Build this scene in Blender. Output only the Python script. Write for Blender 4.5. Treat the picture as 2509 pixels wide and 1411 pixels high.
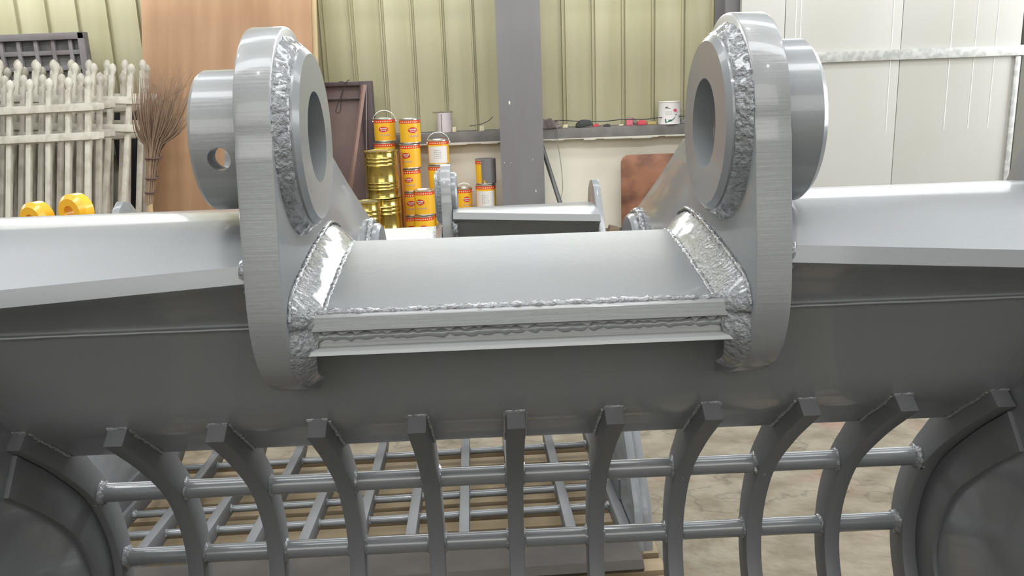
import bpy, bmesh, math, random
from mathutils import Vector, Matrix, noise
random.seed(7)
for o in list(bpy.data.objects): bpy.data.objects.remove(o)
S = bpy.context.scene
COL = S.collection
H = 1.16                      # camera height above the workshop floor

# ---------------------------------------------------------------- camera
F = 2060.0; PITCH = math.radians(13.80); ROLL = math.radians(2.16)
camd = bpy.data.cameras.new('camera'); cam = bpy.data.objects.new('camera', camd); COL.objects.link(cam)
camd.sensor_fit = 'HORIZONTAL'; camd.sensor_width = 36.0; camd.lens = 36.0*F/2509.0
camd.clip_start = .02; camd.clip_end = 200
_r0 = Vector((1,0,0)); _u0 = Vector((0,math.sin(PITCH),math.cos(PITCH))); _f = Vector((0,math.cos(PITCH),-math.sin(PITCH)))
_r = _r0*math.cos(ROLL)-_u0*math.sin(ROLL); _u = _r0*math.sin(ROLL)+_u0*math.cos(ROLL)
M = Matrix((_r,_u,-_f)).transposed().to_4x4(); M.translation = (0,0,H)
cam.matrix_world = M
S.camera = cam
def at(px, py, Y):            # point of the place seen at a pixel, at distance Y into the hall
    d = _f + _r*((px-1254.5)/F) + _u*((705.5-py)/F)
    return Vector((0,0,H)) + d*(Y/d.y)

# ---------------------------------------------------------------- world, lights, exposure
S.view_settings.view_transform = 'Standard'; S.view_settings.look = 'None'
S.view_settings.exposure = 0.0; S.view_settings.gamma = 1.0; S.view_settings.use_curve_mapping = False
W = bpy.data.worlds.new('sky'); S.world = W; W.use_nodes = True
nt = W.node_tree; nt.nodes.clear()
wo = nt.nodes.new('ShaderNodeOutputWorld'); bg = nt.nodes.new('ShaderNodeBackground')
tc = nt.nodes.new('ShaderNodeTexCoord'); sp = nt.nodes.new('ShaderNodeSeparateXYZ'); rp = nt.nodes.new('ShaderNodeValToRGB')
nt.links.new(tc.outputs['Generated'], sp.inputs[0]); nt.links.new(sp.outputs['Z'], rp.inputs[0])
rp.color_ramp.elements[0].position = 0.0; rp.color_ramp.elements[0].color = (.30,.30,.29,1)
rp.color_ramp.elements[1].position = 0.75; rp.color_ramp.elements[1].color = (.80,.83,.86,1)
nt.links.new(rp.outputs[0], bg.inputs[0]); bg.inputs[1].default_value = 0.7
nt.links.new(bg.outputs[0], wo.inputs[0])
def area(name, loc, rot, sx, sy, power, col=(1,1,1)):
    l = bpy.data.lights.new(name, 'AREA'); l.shape = 'RECTANGLE'; l.size = sx; l.size_y = sy; l.energy = power; l.color = col
    o = bpy.data.objects.new(name, l); COL.objects.link(o); o.location = loc; o.rotation_euler = rot
    return o
R_ = math.radians
area('skylight_strip_front', (0.0, 3.4, 5.1), (0,0,0), 10, .9, 170, (.96,.98,1))
area('skylight_strip_near', (0.5, 0.2, 5.1), (0,0,0), 8, .8, 230, (.96,.98,1))
area('gate_behind_camera', (-.5, -4.2, 3.7), (R_(80),0,0), 7.0, 2.2, 165, (1,.99,.96))
area('open_gate_daylight', (8.2, 2.6, 2.3), (R_(90),0,R_(90)), 4.5, 3.6, 420, (.95,.98,1))

for i,(x,y) in enumerate(((-2.2,1.4),(.6,1.9),(2.6,1.2),(-.6,-.6),(1.4,-1.4))):  # unseen point lights, added to put small glints on the welds
    l = bpy.data.lights.new('weld_glint_light', 'POINT'); l.energy = 42; l.shadow_soft_size = .06; l.color = (1,.98,.95)
    o = bpy.data.objects.new('weld_glint_light', l); COL.objects.link(o); o.location = (x,y,4.6)

# ---------------------------------------------------------------- materials
def mat(name, col, rough=.5, metal=0., bump=None, spec=.5, vary=None, coat=0., trans=0., emit=None):
    m = bpy.data.materials.new(name); m.use_nodes = True; n = m.node_tree.nodes; L = m.node_tree.links
    b = n['Principled BSDF']
    b.inputs['Base Color'].default_value = (*col,1); b.inputs['Roughness'].default_value = rough
    b.inputs['Metallic'].default_value = metal; b.inputs['Specular IOR Level'].default_value = spec
    b.inputs['Coat Weight'].default_value = coat; b.inputs['Coat Roughness'].default_value = .08
    if trans: b.inputs['Transmission Weight'].default_value = trans
    tcn = n.new('ShaderNodeTexCoord')
    if vary:                     # (second colour, scale xyz, low, high, detail)
        c2, sc, lo, hi = vary[:4]
        mp = n.new('ShaderNodeMapping'); mp.inputs['Scale'].default_value = sc
        L.new(tcn.outputs['Object'], mp.inputs[0])
        t = n.new('ShaderNodeTexNoise'); t.inputs['Scale'].default_value = 1; t.inputs['Detail'].default_value = vary[4] if len(vary)>4 else 5
        L.new(mp.outputs[0], t.inputs['Vector'])
        r = n.new('ShaderNodeValToRGB'); r.color_ramp.elements[0].position = lo; r.color_ramp.elements[1].position = hi
        r.color_ramp.elements[0].color = (*col,1); r.color_ramp.elements[1].color = (*c2,1)
        L.new(t.outputs['Fac'], r.inputs[0]); L.new(r.outputs[0], b.inputs['Base Color'])
    if bump:                     # list of (scale xyz, strength, distance)
        prev = None
        for sc, st, di in bump:
            mp = n.new('ShaderNodeMapping'); mp.inputs['Scale'].default_value = sc
            L.new(tcn.outputs['Object'], mp.inputs[0])
            t = n.new('ShaderNodeTexNoise'); t.inputs['Scale'].default_value = 1; t.inputs['Detail'].default_value = 3
            L.new(mp.outputs[0], t.inputs['Vector'])
            bm_ = n.new('ShaderNodeBump'); bm_.inputs['Strength'].default_value = st; bm_.inputs['Distance'].default_value = di
            L.new(t.outputs['Fac'], bm_.inputs['Height'])
            if prev: L.new(prev.outputs[0], bm_.inputs['Normal'])
            prev = bm_
        L.new(prev.outputs[0], b.inputs['Normal'])
    return m
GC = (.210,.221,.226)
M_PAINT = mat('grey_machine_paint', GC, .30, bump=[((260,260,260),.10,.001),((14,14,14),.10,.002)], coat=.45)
M_CUT = mat('grey_paint_on_cut_edge', (.235,.243,.240), .34, bump=[((18,420,420),.18,.0012),((160,160,160),.18,.001)], coat=.4)
M_WELD = mat('grey_paint_on_weld', GC, .12, bump=[((210,210,210),.9,.005),((70,70,70),.6,.005)], coat=1.)
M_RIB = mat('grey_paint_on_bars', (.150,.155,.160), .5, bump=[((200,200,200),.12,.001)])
M_TUBE = mat('grey_paint_on_rods', (.17,.18,.184), .22, bump=[((40,220,220),.12,.001)], coat=.5)

M_DUST = mat('dusty_steel', (.045,.040,.034), .85, bump=[((40,40,40),.3,.003)], vary=((.075,.067,.058),(9,9,9),.35,.7))

# ---------------------------------------------------------------- helpers
def tag(o, label, cat, group=None, kind=None):
    o['label'] = label; o['category'] = cat
    if group: o['group'] = group
    if kind: o['kind'] = kind
    return o
def link(name, me, m, parent=None):
    o = bpy.data.objects.new(name, me); COL.objects.link(o)
    if m:
        if isinstance(m, (list,tuple)):
            for k in m: me.materials.append(k)
        else: me.materials.append(m)
    if parent: o.parent = parent
    return o
def finish(me, ang=35):
    me.shade_smooth() if hasattr(me,'shade_smooth') else None
    try: me.set_sharp_from_angle(angle=math.radians(ang))
    except Exception: pass
    return me
def from_bm(name, bm, m, parent=None, ang=35):
    bmesh.ops.recalc_face_normals(bm, faces=bm.faces[:])
    me = bpy.data.meshes.new(name); bm.to_mesh(me); bm.free(); finish(me, ang)
    return link(name, me, m, parent)
def empty(name, loc=(0,0,0), rz=0):
    o = bpy.data.objects.new(name, None); COL.objects.link(o); o.location = loc; o.rotation_euler = (0,0,rz); o.empty_display_size = .1
    return o
def struct(o): o['kind'] = 'structure'; return o
AX = {'X':Matrix(((0,0,1,0),(1,0,0,0),(0,1,0,0),(0,0,0,1))),       # plan (a,b) -> (Y,Z), extruded along X
      'Y':Matrix(((1,0,0,0),(0,0,-1,0),(0,1,0,0),(0,0,0,1))),      # plan (a,b) -> (X,Z), extruded along Y
      'Z':Matrix.Identity(4)}
def slab(name, loops, mid, thick, m, parent=None, axis='X', bev=.0015, cutters=None, ang=35):
    """outline (with holes) extruded to a plate with bevelled edges"""
    cu = bpy.data.curves.new(name,'CURVE'); cu.dimensions = '2D'; cu.fill_mode = 'BOTH'
    cu.extrude = max(thick/2-bev,1e-4); cu.bevel_depth = bev; cu.bevel_resolution = 1; cu.offset = -bev
    for lp in loops:
        s = cu.splines.new('POLY'); s.points.add(len(lp)-1); s.use_cyclic_u = True
        for p,q in zip(s.points, lp): p.co = (q[0],q[1],0,1)
    t = bpy.data.objects.new('tmp', cu); COL.objects.link(t)
    dg = bpy.context.evaluated_depsgraph_get()
    me = bpy.data.meshes.new_from_object(t.evaluated_get(dg))
    bpy.data.objects.remove(t); bpy.data.curves.remove(cu)
    off = {'X':(mid,0,0),'Y':(0,mid,0),'Z':(0,0,mid)}[axis]
    me.transform(Matrix.Translation(off) @ AX[axis]); me.name = name
    bm = bmesh.new(); bm.from_mesh(me); bmesh.ops.remove_doubles(bm, verts=bm.verts[:], dist=1e-5)
    bmesh.ops.recalc_face_normals(bm, faces=bm.faces[:]); bm.to_mesh(me); bm.free()
    finish(me, ang)
    return link(name, me, m, parent)
def prism(bm, prof, x0, x1, axis='X'):
    """closed profile swept straight between two stations; prof may be (profA, profB)"""
    A, B = prof if isinstance(prof, tuple) else (prof, prof)
    def P(q, x): return (x,q[0],q[1]) if axis=='X' else (q[0],x,q[1])
    va = [bm.verts.new(P(q,x0)) for q in A]; vb = [bm.verts.new(P(q,x1)) for q in B]
    n = len(A)
    for i in range(n): bm.faces.new((va[i],va[(i+1)%n],vb[(i+1)%n],vb[i]))
    bm.faces.new(va[::-1]); bm.faces.new(vb)
def box(bm, x0,x1,y0,y1,z0,z1, bev=0, rot=None, piv=None):
    g = bmesh.ops.create_cube(bm, size=1)
    bmesh.ops.scale(bm, vec=(x1-x0,y1-y0,z1-z0), verts=g['verts'])
    bmesh.ops.translate(bm, vec=((x0+x1)/2,(y0+y1)/2,(z0+z1)/2), verts=g['verts'])
    vs = g['verts']
    if bev:
        es = list({e for v in vs for e in v.link_edges})
        r = bmesh.ops.bevel(bm, geom=es, offset=bev, segments=2, profile=.6, affect='EDGES')
        vs = r['verts']
    if rot is not None: bmesh.ops.rotate(bm, cent=piv, matrix=rot, verts=list({v for v in vs if v.is_valid}))
def tube(bm, pts, r, seg=12, cap=True, jit=0., rs=None):
    pts = [Vector(p) for p in pts]; rings = []
    t0 = (pts[1]-pts[0]).normalized(); a = Vector((0,0,1)) if abs(t0.z)<.9 else Vector((1,0,0))
    nrm = t0.cross(a).normalized()
    for i,p in enumerate(pts):
        t = (pts[min(i+1,len(pts)-1)]-pts[max(i-1,0)]).normalized()
        nrm = (nrm - t*nrm.dot(t)).normalized(); bi = t.cross(nrm)
        rr = rs[i] if rs else r
        ring = []
        for k in range(seg):
            an = 2*math.pi*k/seg; q = rr*(1+random.uniform(-jit,jit))
            ring.append(bm.verts.new(p + nrm*math.cos(an)*q + bi*math.sin(an)*q))
        rings.append(ring)
    for A,B in zip(rings, rings[1:]):
        for k in range(seg): bm.faces.new((A[k],A[(k+1)%seg],B[(k+1)%seg],B[k]))
    if cap: bm.faces.new(rings[0][::-1]); bm.faces.new(rings[-1])
def lathe(bm, prof, c=(0,0,0), axis='Z', seg=48, closed=False):
    """prof: list of (radius, height)"""
    rings = []
    for r,h in prof:
        ring = []
        for k in range(seg):
            a = 2*math.pi*k/seg; u, v = r*math.cos(a), r*math.sin(a)
            p = (u,v,h) if axis=='Z' else ((h,u,v) if axis=='X' else (u,h,v))
            ring.append(bm.verts.new(Vector(c)+Vector(p)))
        rings.append(ring)
    prs = list(zip(rings, rings[1:])) + ([(rings[-1],rings[0])] if closed else [])
    for A,B in prs:
        for k in range(seg): bm.faces.new((A[k],A[(k+1)%seg],B[(k+1)%seg],B[k]))
    if not closed:
        if prof[0][0] > 1e-5: bm.faces.new(rings[0][::-1])
        if prof[-1][0] > 1e-5: bm.faces.new(rings[-1])
    bmesh.ops.remove_doubles(bm, verts=[v for r in rings for v in r], dist=1e-6)
def bead(bm, pts, r=.006, seg=8, step=.004, wob=.25, squash=None):
    """a weld bead: a rippled tube along a path"""
    P = [Vector(p) for p in pts]; out = []
    for a,b in zip(P,P[1:]):
        n = max(1,int((b-a).length/step))
        out += [a.lerp(b,i/n) for i in range(n)]
    out.append(P[-1])
    rs = [r*(1+wob*math.sin(i*2.1)*.5+random.uniform(-wob,wob)*.6) for i in range(len(out))]
    out = [p+Vector([random.uniform(-1,1)*r*.18 for _ in range(3)]) for p in out]
    tube(bm, out, r, seg, True, .10, rs)
def crom(pts, n=6, closed=False):
    out = []; N = len(pts)
    rng = range(N) if closed else range(N-1)
    for i in rng:
        p = [pts[(i+k)%N] if closed else pts[min(max(i+k,0),N-1)] for k in (-1,0,1,2)]
        for j in range(n):
            t = j/n
            out.append(tuple(.5*((2*p[1][c])+(-p[0][c]+p[2][c])*t+(2*p[0][c]-5*p[1][c]+4*p[2][c]-p[3][c])*t*t+(-p[0][c]+3*p[1][c]-3*p[2][c]+p[3][c])*t**3) for c in range(len(p[0]))))
    if not closed: out.append(tuple(pts[-1]))
    return out
def circ(cy, cz, r, n=64, a0=0, a1=2*math.pi):
    return [(cy+r*math.cos(a0+(a1-a0)*i/n), cz+r*math.sin(a0+(a1-a0)*i/n)) for i in range(n)]

# ---------------------------------------------------------------- the screening bucket
BASE = Vector((0,.8,-.765))
def sh(o):                     # part coordinates are drawn around the pin axis, stored from the base
    o.data.transform(Matrix.Translation(-BASE)); return o
YC, ZC, RB = .787, -.044, .041
INNER = crom([(.815,-.351),(.838,-.370),(.886,-.412),(.9426,-.472),(.973,-.53),(.984,-.585),(.976,-.632),(.950,-.672),(.905,-.697),(.85,-.704),(.60,-.706),(.36,-.706)],5)
def offset(curve, d, d2=None):
    out = []; N = len(curve)
    for i,p in enumerate(curve):
        a = curve[max(i-1,0)]; b = curve[min(i+1,len(curve)-1)]
        t = Vector((b[0]-a[0], b[1]-a[1])).normalized(); q = d if d2 is None else d+(d2-d)*min(1,i/14)
        out.append((p[0]-t.y*q, p[1]+t.x*q))
    return out
def make_bucket(sc=1.0, ex=.2125, lift=0.):
    root = empty('screening_bucket')
    kx = ex/.2125
    def em(o):                 # fit an ear part to this bucket's ear size
        for v in o.data.vertices:
            c = v.co; g = 1 if c.x>0 else -1
            v.co = (g*(ex+sc*(abs(c.x)-.2125)), .79+(c.y-.79)*sc, -.20+(c.z+.20)*sc)
        return sh(o)
    def PE(name, bm, m, par=None, ang=35): return em(from_bm(name, bm, m, par or root, ang))
    def PX(name, bm, m, par=None, ang=35):
        o = from_bm(name, bm, m, par or root, ang); o.data.transform(Matrix.Diagonal((kx,1,1,1))); return sh(o)
    def P(name, bm, m, par=None, ang=35): return sh(from_bm(name, bm, m, par or root, ang))
    # ears: head arc, front edge, curved foot, long tail to the rear pin
    head = [(YC+.004+.094*math.cos(math.radians(a)), ZC+.003+.095*math.sin(math.radians(a))) for a in range(-12,182,6)]
    front = crom([(.694,-.045),(.688,-.09),(.679,-.15),(.679,-.20),(.697,-.240),(.735,-.268),(.80,-.292)],6)[1:]
    tail = crom([(1.16,-.34),(1.27,-.335),(1.32,-.27),(1.29,-.21),(1.21,-.178),(1.06,-.117),(.955,-.070)],5)
    outline = head + front + [(.90,-.33),(1.05,-.34)] + tail[1:]
    for s in (-1,1):
        e = slab('ear_plate', [outline, circ(YC,ZC,RB,48)[::-1], circ(1.215,-.262,RB,48)[::-1]], s*.2125, .031, M_CUT, root, bev=.0022)
        e.data.materials.append(M_PAINT)
        for p in e.data.polygons:
            if abs(p.normal.x) > .5: p.material_index = 1
        em(e)
        # inner boss ring with a chamfer and a fat weld collar
        bm = bmesh.new()
        f, w = .178, .198
        lathe(bm, [(RB,f),(.074,f),(.079,f+.0045),(.079,w),(RB,w)] if s>0 else [(RB,-f),(.074,-f),(.079,-f-.0045),(.079,-w),(RB,-w)], (0,YC,ZC), 'X', 96, True)
        b = PE('boss_ring', bm, M_PAINT, None, 25)
        bm = bmesh.new(); lathe(bm, [(.0788,s*.1845),(.0806,s*.1850),(.0830,s*.1880),(.0850,s*.1915),(.0880,s*.1950),(.0895,s*.1975),(.0788,s*.1975)], (0,YC,ZC), 'X', 150, True)
        for v in bm.verts:
            d = Vector((0,v.co.y-YC,v.co.z-ZC)); r_ = d.length
            if .0795 < r_ : v.co += d/r_*noise.noise(v.co*230)*.0030 + Vector((s*noise.noise(v.co*190+Vector((5,0,0)))*-.0016,0,0))
        em(from_bm('weld_bead', bm, M_WELD, b, 60))
        bm = bmesh.new()
        lathe(bm, [(RB,s*.180),(.064,s*.180),(.068,s*.184),(.068,s*.198),(RB,s*.198)], (0,1.215,-.262), 'X', 64, True)
        b2 = PE('boss_ring', bm, M_PAINT, None, 25)
        bm = bmesh.new(); bead(bm, [(s*.195, 1.215+.071*math.cos(t), -.262+.071*math.sin(t)) for t in [2*math.pi*i/50 for i in range(51)]], .005, 8, .004, .3)
        em(from_bm('weld_bead', bm, M_WELD, b2, 60))
    # outer boss (right) and outer sleeve with keeper-bolt hole (left)
    ob_ = .262 if sc == 1 else .240
    bm = bmesh.new(); lathe(bm, [(RB,.227),(.0735,.227),(.0735,ob_),(.069,ob_+.005),(RB,ob_+.005)], (0,YC,ZC), 'X', 96, True)
    PE('outer_boss', bm, M_PAINT, None, 25)
    bm = bmesh.new(); lathe(bm, [(RB,-.227),(.0625,-.227),(.0625,-.272),(.0605,-.275),(RB,-.275)], (0,YC,ZC), 'X', 128, True)
    sl = PE('pin_sleeve', bm, M_CUT, None, 25); sl['label'] = 'outer pin sleeve with a round keeper hole'
    if sc == 1:
     bm = bmesh.new(); cut = bmesh.ops.create_cone(bm, cap_ends=True, segments=32, radius1=.0098, radius2=.0098, depth=.12)
     bmesh.ops.rotate(bm, cent=(0,0,0), matrix=Matrix.Rotation(R_(90),3,'X'), verts=bm.verts[:])
     bmesh.ops.translate(bm, vec=(-.2505,YC-.06,ZC-.012), verts=bm.verts[:])
     me = bpy.data.meshes.new('c'); bm.to_mesh(me); bm.free(); me.transform(Matrix.Translation(-BASE))
     co = bpy.data.objects.new('c', me); COL.objects.link(co); co.parent = root
     md = sl.modifiers.new('hole','BOOLEAN'); md.object = co; md.solver = 'EXACT'
     dg = bpy.context.evaluated_depsgraph_get(); nm = bpy.data.meshes.new_from_object(sl.evaluated_get(dg))
     sl.modifiers.clear(); sl.data = nm; bpy.data.objects.remove(co); finish(nm, 25)
    # cross tube between the ears
    top = crom([(.712,-.1925),(.736,-.187),(.80,-.1765),(.86,-.1685),(.906,-.1630)],6) + [(.918,-.190),(.955,-.195),(.968,-.20)]
    prof = top + [(.972,-.25),(.93,-.30),(.84,-.30),(.79,-.262),(.74,-.206)]
    bm = bmesh.new(); prism(bm, prof, -.199, .199); PX('cross_tube', bm, M_PAINT)
    bm = bmesh.new(); prism(bm, [(.7065,-.1905),(.7030,-.1925),(.7005,-.2040),(.745,-.2045),(.745,-.1905)], -.185,.185); PX('front_bar', bm, M_CUT)
    bm = bmesh.new(); prism(bm, [(.7085,-.2055),(.7045,-.2190),(.6970,-.2214),(.6955,-.2245),(.70,-.2262),(.77,-.245),(.77,-.2065)], -.19,.19); PX('lower_bar', bm, M_CUT)
    bm = bmesh.new(); bead(bm, [(x/100*.176,.7105,-.1903) for x in range(-100,101,10)], .0034, 8, .003, .25); PX('weld_bead', bm, M_WELD, None, 60)
    bm = bmesh.new(); bead(bm, [(x/100*.18,.7080,-.2115) for x in range(-100,101,10)], .0034, 8, .004, .45); PX('weld_bead', bm, M_PAINT, None, 60)
    # broad fillet welds where the tube meets each ear
    fp = crom([(.955,-.178),(.915,-.1665),(.86,-.169),(.80,-.1765),(.745,-.186),(.712,-.1935),(.7065,-.205),(.700,-.222),(.712,-.245),(.745,-.262)],7)
    for s in (-1,1):
        bm = bmesh.new(); nr = 8; rows = []
        for i,p in enumerate(fp):
            a = fp[max(i-1,0)]; b = fp[min(i+1,len(fp)-1)]
            t = Vector((b[0]-a[0],b[1]-a[1])).normalized(); n = Vector((t.y,-t.x))
            if n.y < 0 and i < len(fp)*.6: n = -n
            if i >= len(fp)*.6 and n.x > 0: n = -n
            row = []
            for j in range(nr+1):
                u = j/nr; x = .1985 - .027*(1-u)*(1 if i < len(fp)*.58 else max(.6, 1-(i/len(fp)-.58)*1.2)); low = 1 if i < len(fp)*.58 else max(.35, 1-(i/len(fp)-.58)*2.2); hgt = (.024*(u**1.15) + .004*math.sin(math.pi*u))*low
                nz = noise.noise(Vector((p[0]*140, p[1]*140, u*4+s*9)))*.0022*math.sin(math.pi*min(1,u*1.02))
                q = Vector(p)+n*(hgt-.001+nz); row.append(bm.verts.new((s*(x+nz*.5), q.x, q.y)))
            rows.append(row)
        for A,B in zip(rows,rows[1:]):
            for j in range(nr): bm.faces.new((A[j],A[j+1],B[j+1],B[j]))
        for v0 in (rows[0],rows[-1]): pass
        PX('fillet_weld', bm, M_WELD, None, 180)
        for (u0,off) in ((.172,.001),(.1955,.024)):
            bm = bmesh.new(); pts = []
            for i in range(0,int(len(fp)*.64),2):
                p = fp[i]; a = fp[max(i-1,0)]; b = fp[min(i+1,len(fp)-1)]
                t = Vector((b[0]-a[0],b[1]-a[1])).normalized(); n = Vector((t.y,-t.x))
                if n.y < 0 and i < len(fp)*.6: n = -n
                if i >= len(fp)*.6 and n.x > 0: n = -n
                q = Vector(p)+n*off; pts.append((s*u0,q.x,q.y))
            bead(bm, pts, .0019, 7, .0035, .4); PX('weld_bead', bm, M_WELD, None, 60)
    # outboard box beams with a thick front rim that drops outwards
    for s in (-1,1):
        def pr(x):
            d = -.0615*(x-.228)+lift
            return crom([(.690,-.1415+d),(.725,-.1315+d*.75),(.76,-.1225+d*.45),(.785,-.1183+d*.2),(.80,-.1168+d*.1),(.83,-.1153),(.86,-.1172),(.88,-.1212),(.897,-.138)],5) + [(.895,-.21),(.865,-.30),(.79,-.262),(.742,-.2075+lift*.5),(.705,-.165+d),(.6860,-.156+d)]
        bm = bmesh.new()
        xs = [ex+.0135,.30,.40,.53]
        rings = [[bm.verts.new((s*x,q[0],q[1])) for q in pr(x)] for x in xs]; n = len(rings[0])
        for A,B in zip(rings,rings[1:]):
            for i in range(n): bm.faces.new((A[i],A[(i+1)%n],B[(i+1)%n],B[i]))
        bm.faces.new(rings[0]); bm.faces.new(rings[-1][::-1])
        bmesh.ops.remove_doubles(bm, verts=bm.verts[:], dist=1e-5)
        P('box_beam', bm, M_PAINT, None, 28)
        bm = bmesh.new(); bead(bm, [(s*(ex+.016),.880,-.122),(s*(ex+.016),.835,-.1150),(s*(ex+.016),.79,-.1225),(s*(ex+.016),.70,-.139),(s*(ex+.017),.689,-.147),(s*(ex+.017),.70,-.168),(s*(ex+.0165),.725,-.198)], .0050, 8, .004, .35)
        P('weld_bead', bm, M_WELD, None, 60)
    # headboard sheet: inside skin running down and back to the bars
    hb = crom([(.738,-.2065),(.765,-.243),(.792,-.283),(.818,-.322),(.845,-.350),(.875,-.373),(.910,-.4015)],5)
    hb2 = [(p[0]+.012,p[1]+.011) for p in hb]
    bm = bmesh.new(); prism(bm, hb+hb2[::-1], -.53,.53); P('headboard', bm, M_PAINT)
    bm = bmesh.new(); bead(bm, [(-.528+i*.1056,.7385,-.2095) for i in range(11)], .0013, 8, .012, .15); P('weld_bead', bm, M_PAINT, None, 60)
    # curved ribs
    for k in range(-5,6):
        x = k*.104-.004
        outer = offset(INNER, .060, .036)
        top_out = [(.935,-.388),(.915,-.385),(.880,-.362),(.855,-.346),(.838,-.335)]
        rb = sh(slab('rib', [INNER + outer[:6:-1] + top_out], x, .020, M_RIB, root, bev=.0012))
        bm = bmesh.new()
        for sx in (-1,1):
            bead(bm, [(x+sx*.0108,.836,-.341),(x+sx*.0108,.850,-.3545),(x+sx*.0108,.875,-.3740),(x+sx*.0108,.907,-.401)], .0024, 7, .004, .3)
        bead(bm, [(x-.0105,.834,-.338),(x+.0105,.834,-.338)], .0034, 7, .004, .3)
        sh(from_bm('weld_bead', bm, M_WELD, rb, 60))
    # cross rods
    rods = [(.966,-.4765),(1.003,-.588),(.955,-.700),(.872,-.728),(.615,-.728),(.515,-.728)]
    for (y,z) in rods:
        bm = bmesh.new(); tube(bm, [(-.516,y,z),(.508,y,z)], .0118 if sc == 1 else .0080, 20); rd = P('cross_rod', bm, M_TUBE)
        for k in range(-5,6):
            x = k*.104-.004; bm = bmesh.new(); hw = .0125
            if k == -5: x += .004; 
            if k == 5: x -= .004
            prs = []
            for j in range(9):
                u = j/8; prs.append(((.0122 if sc == 1 else .0082)+.0036*math.sin(math.pi*u)**.5, x-hw-.0005+2*u*(hw+.0005)))
            lathe(bm, prs, (0,y,z), 'X', 20)
            for v in bm.verts:
                d = (v.co-Vector((v.co.x,y,z))); v.co += d*noise.noise(v.co*260)*.35
            sh(from_bm('weld_collar', bm, M_WELD, rd, 60))
    # side plates with a thick curved band, rising to a lug over the beam end
    ob = offset(INNER, .038)
    for s in (-1,1):
        sp_ = [(.90,-.26),(.885,-.13),(.862,-.085),(.835,-.066),(.80,-.062),(.772,-.078),(.715,-.16),(.655,-.25),(.50,-.47),(.345,-.655),(.335,-.74),(.36,-.764)]
        sh(slab('side_plate', [sp_ + ob[::-1]], s*.536, .016, M_PAINT, root, bev=.0015))
        inn = offset(INNER,-.001); band_in = offset(INNER,-.045)
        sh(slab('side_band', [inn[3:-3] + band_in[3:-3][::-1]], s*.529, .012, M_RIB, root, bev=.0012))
        sc = slab('side_cutter', [[(.665,-.27),(.51,-.49),(.355,-.66),(.345,-.745),(.42,-.76),(.43,-.69),(.57,-.53),(.72,-.31)]], s*.554, .020, M_PAINT, root, bev=.002); sh(sc)
        for (y,z) in ((.62,-.38),(.50,-.545),(.40,-.70)):
            bm = bmesh.new(); box(bm, s*.564-.006, s*.564+.006, y-.016,y+.016,z-.016,z+.016,.002); sh(from_bm('bolt', bm, M_PAINT, sc))
    bm = bmesh.new(); prism(bm, [(.25,-.728),(.262,-.716),(.345,-.712),(.345,-.740),(.262,-.740)], -.528,.528); P('cutting_edge', bm, M_DUST)
    return root
def copy_tree(o, parent=None):
    c = o.copy(); COL.objects.link(c)
    if parent: c.parent = parent
    for ch in [k for k in bpy.data.objects if k.parent == o]: copy_tree(ch, c)
    return c
def place(root, piv, psi, tilt, pit=0):
    Rm = (Matrix.Rotation(psi,4,'Z') @ Matrix.Rotation(tilt,4,'Y') @ Matrix.Rotation(-pit,4,'X'))
    loc = Vector(piv) + Rm.to_3x3() @ (BASE-Vector((0,.8,-.2)))
    root.location = loc + Vector((0,0,H)); root.rotation_euler = Rm.to_euler()
bucket = make_bucket()
tag(bucket, 'large grey painted skeleton bucket filling the foreground, with two tall pin ears', 'excavator bucket', 'grey skeleton buckets')
bucket2 = make_bucket(.74, .196, .028)
tag(bucket2, 'grey skeleton bucket standing on a timber pallet behind the foreground one', 'excavator bucket', 'grey skeleton buckets')
place(bucket, (.0042,.8,-.2), .0266, .0042)
place(bucket2, (-.335,1.90,-.365), .042, -.004, .06)

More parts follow.
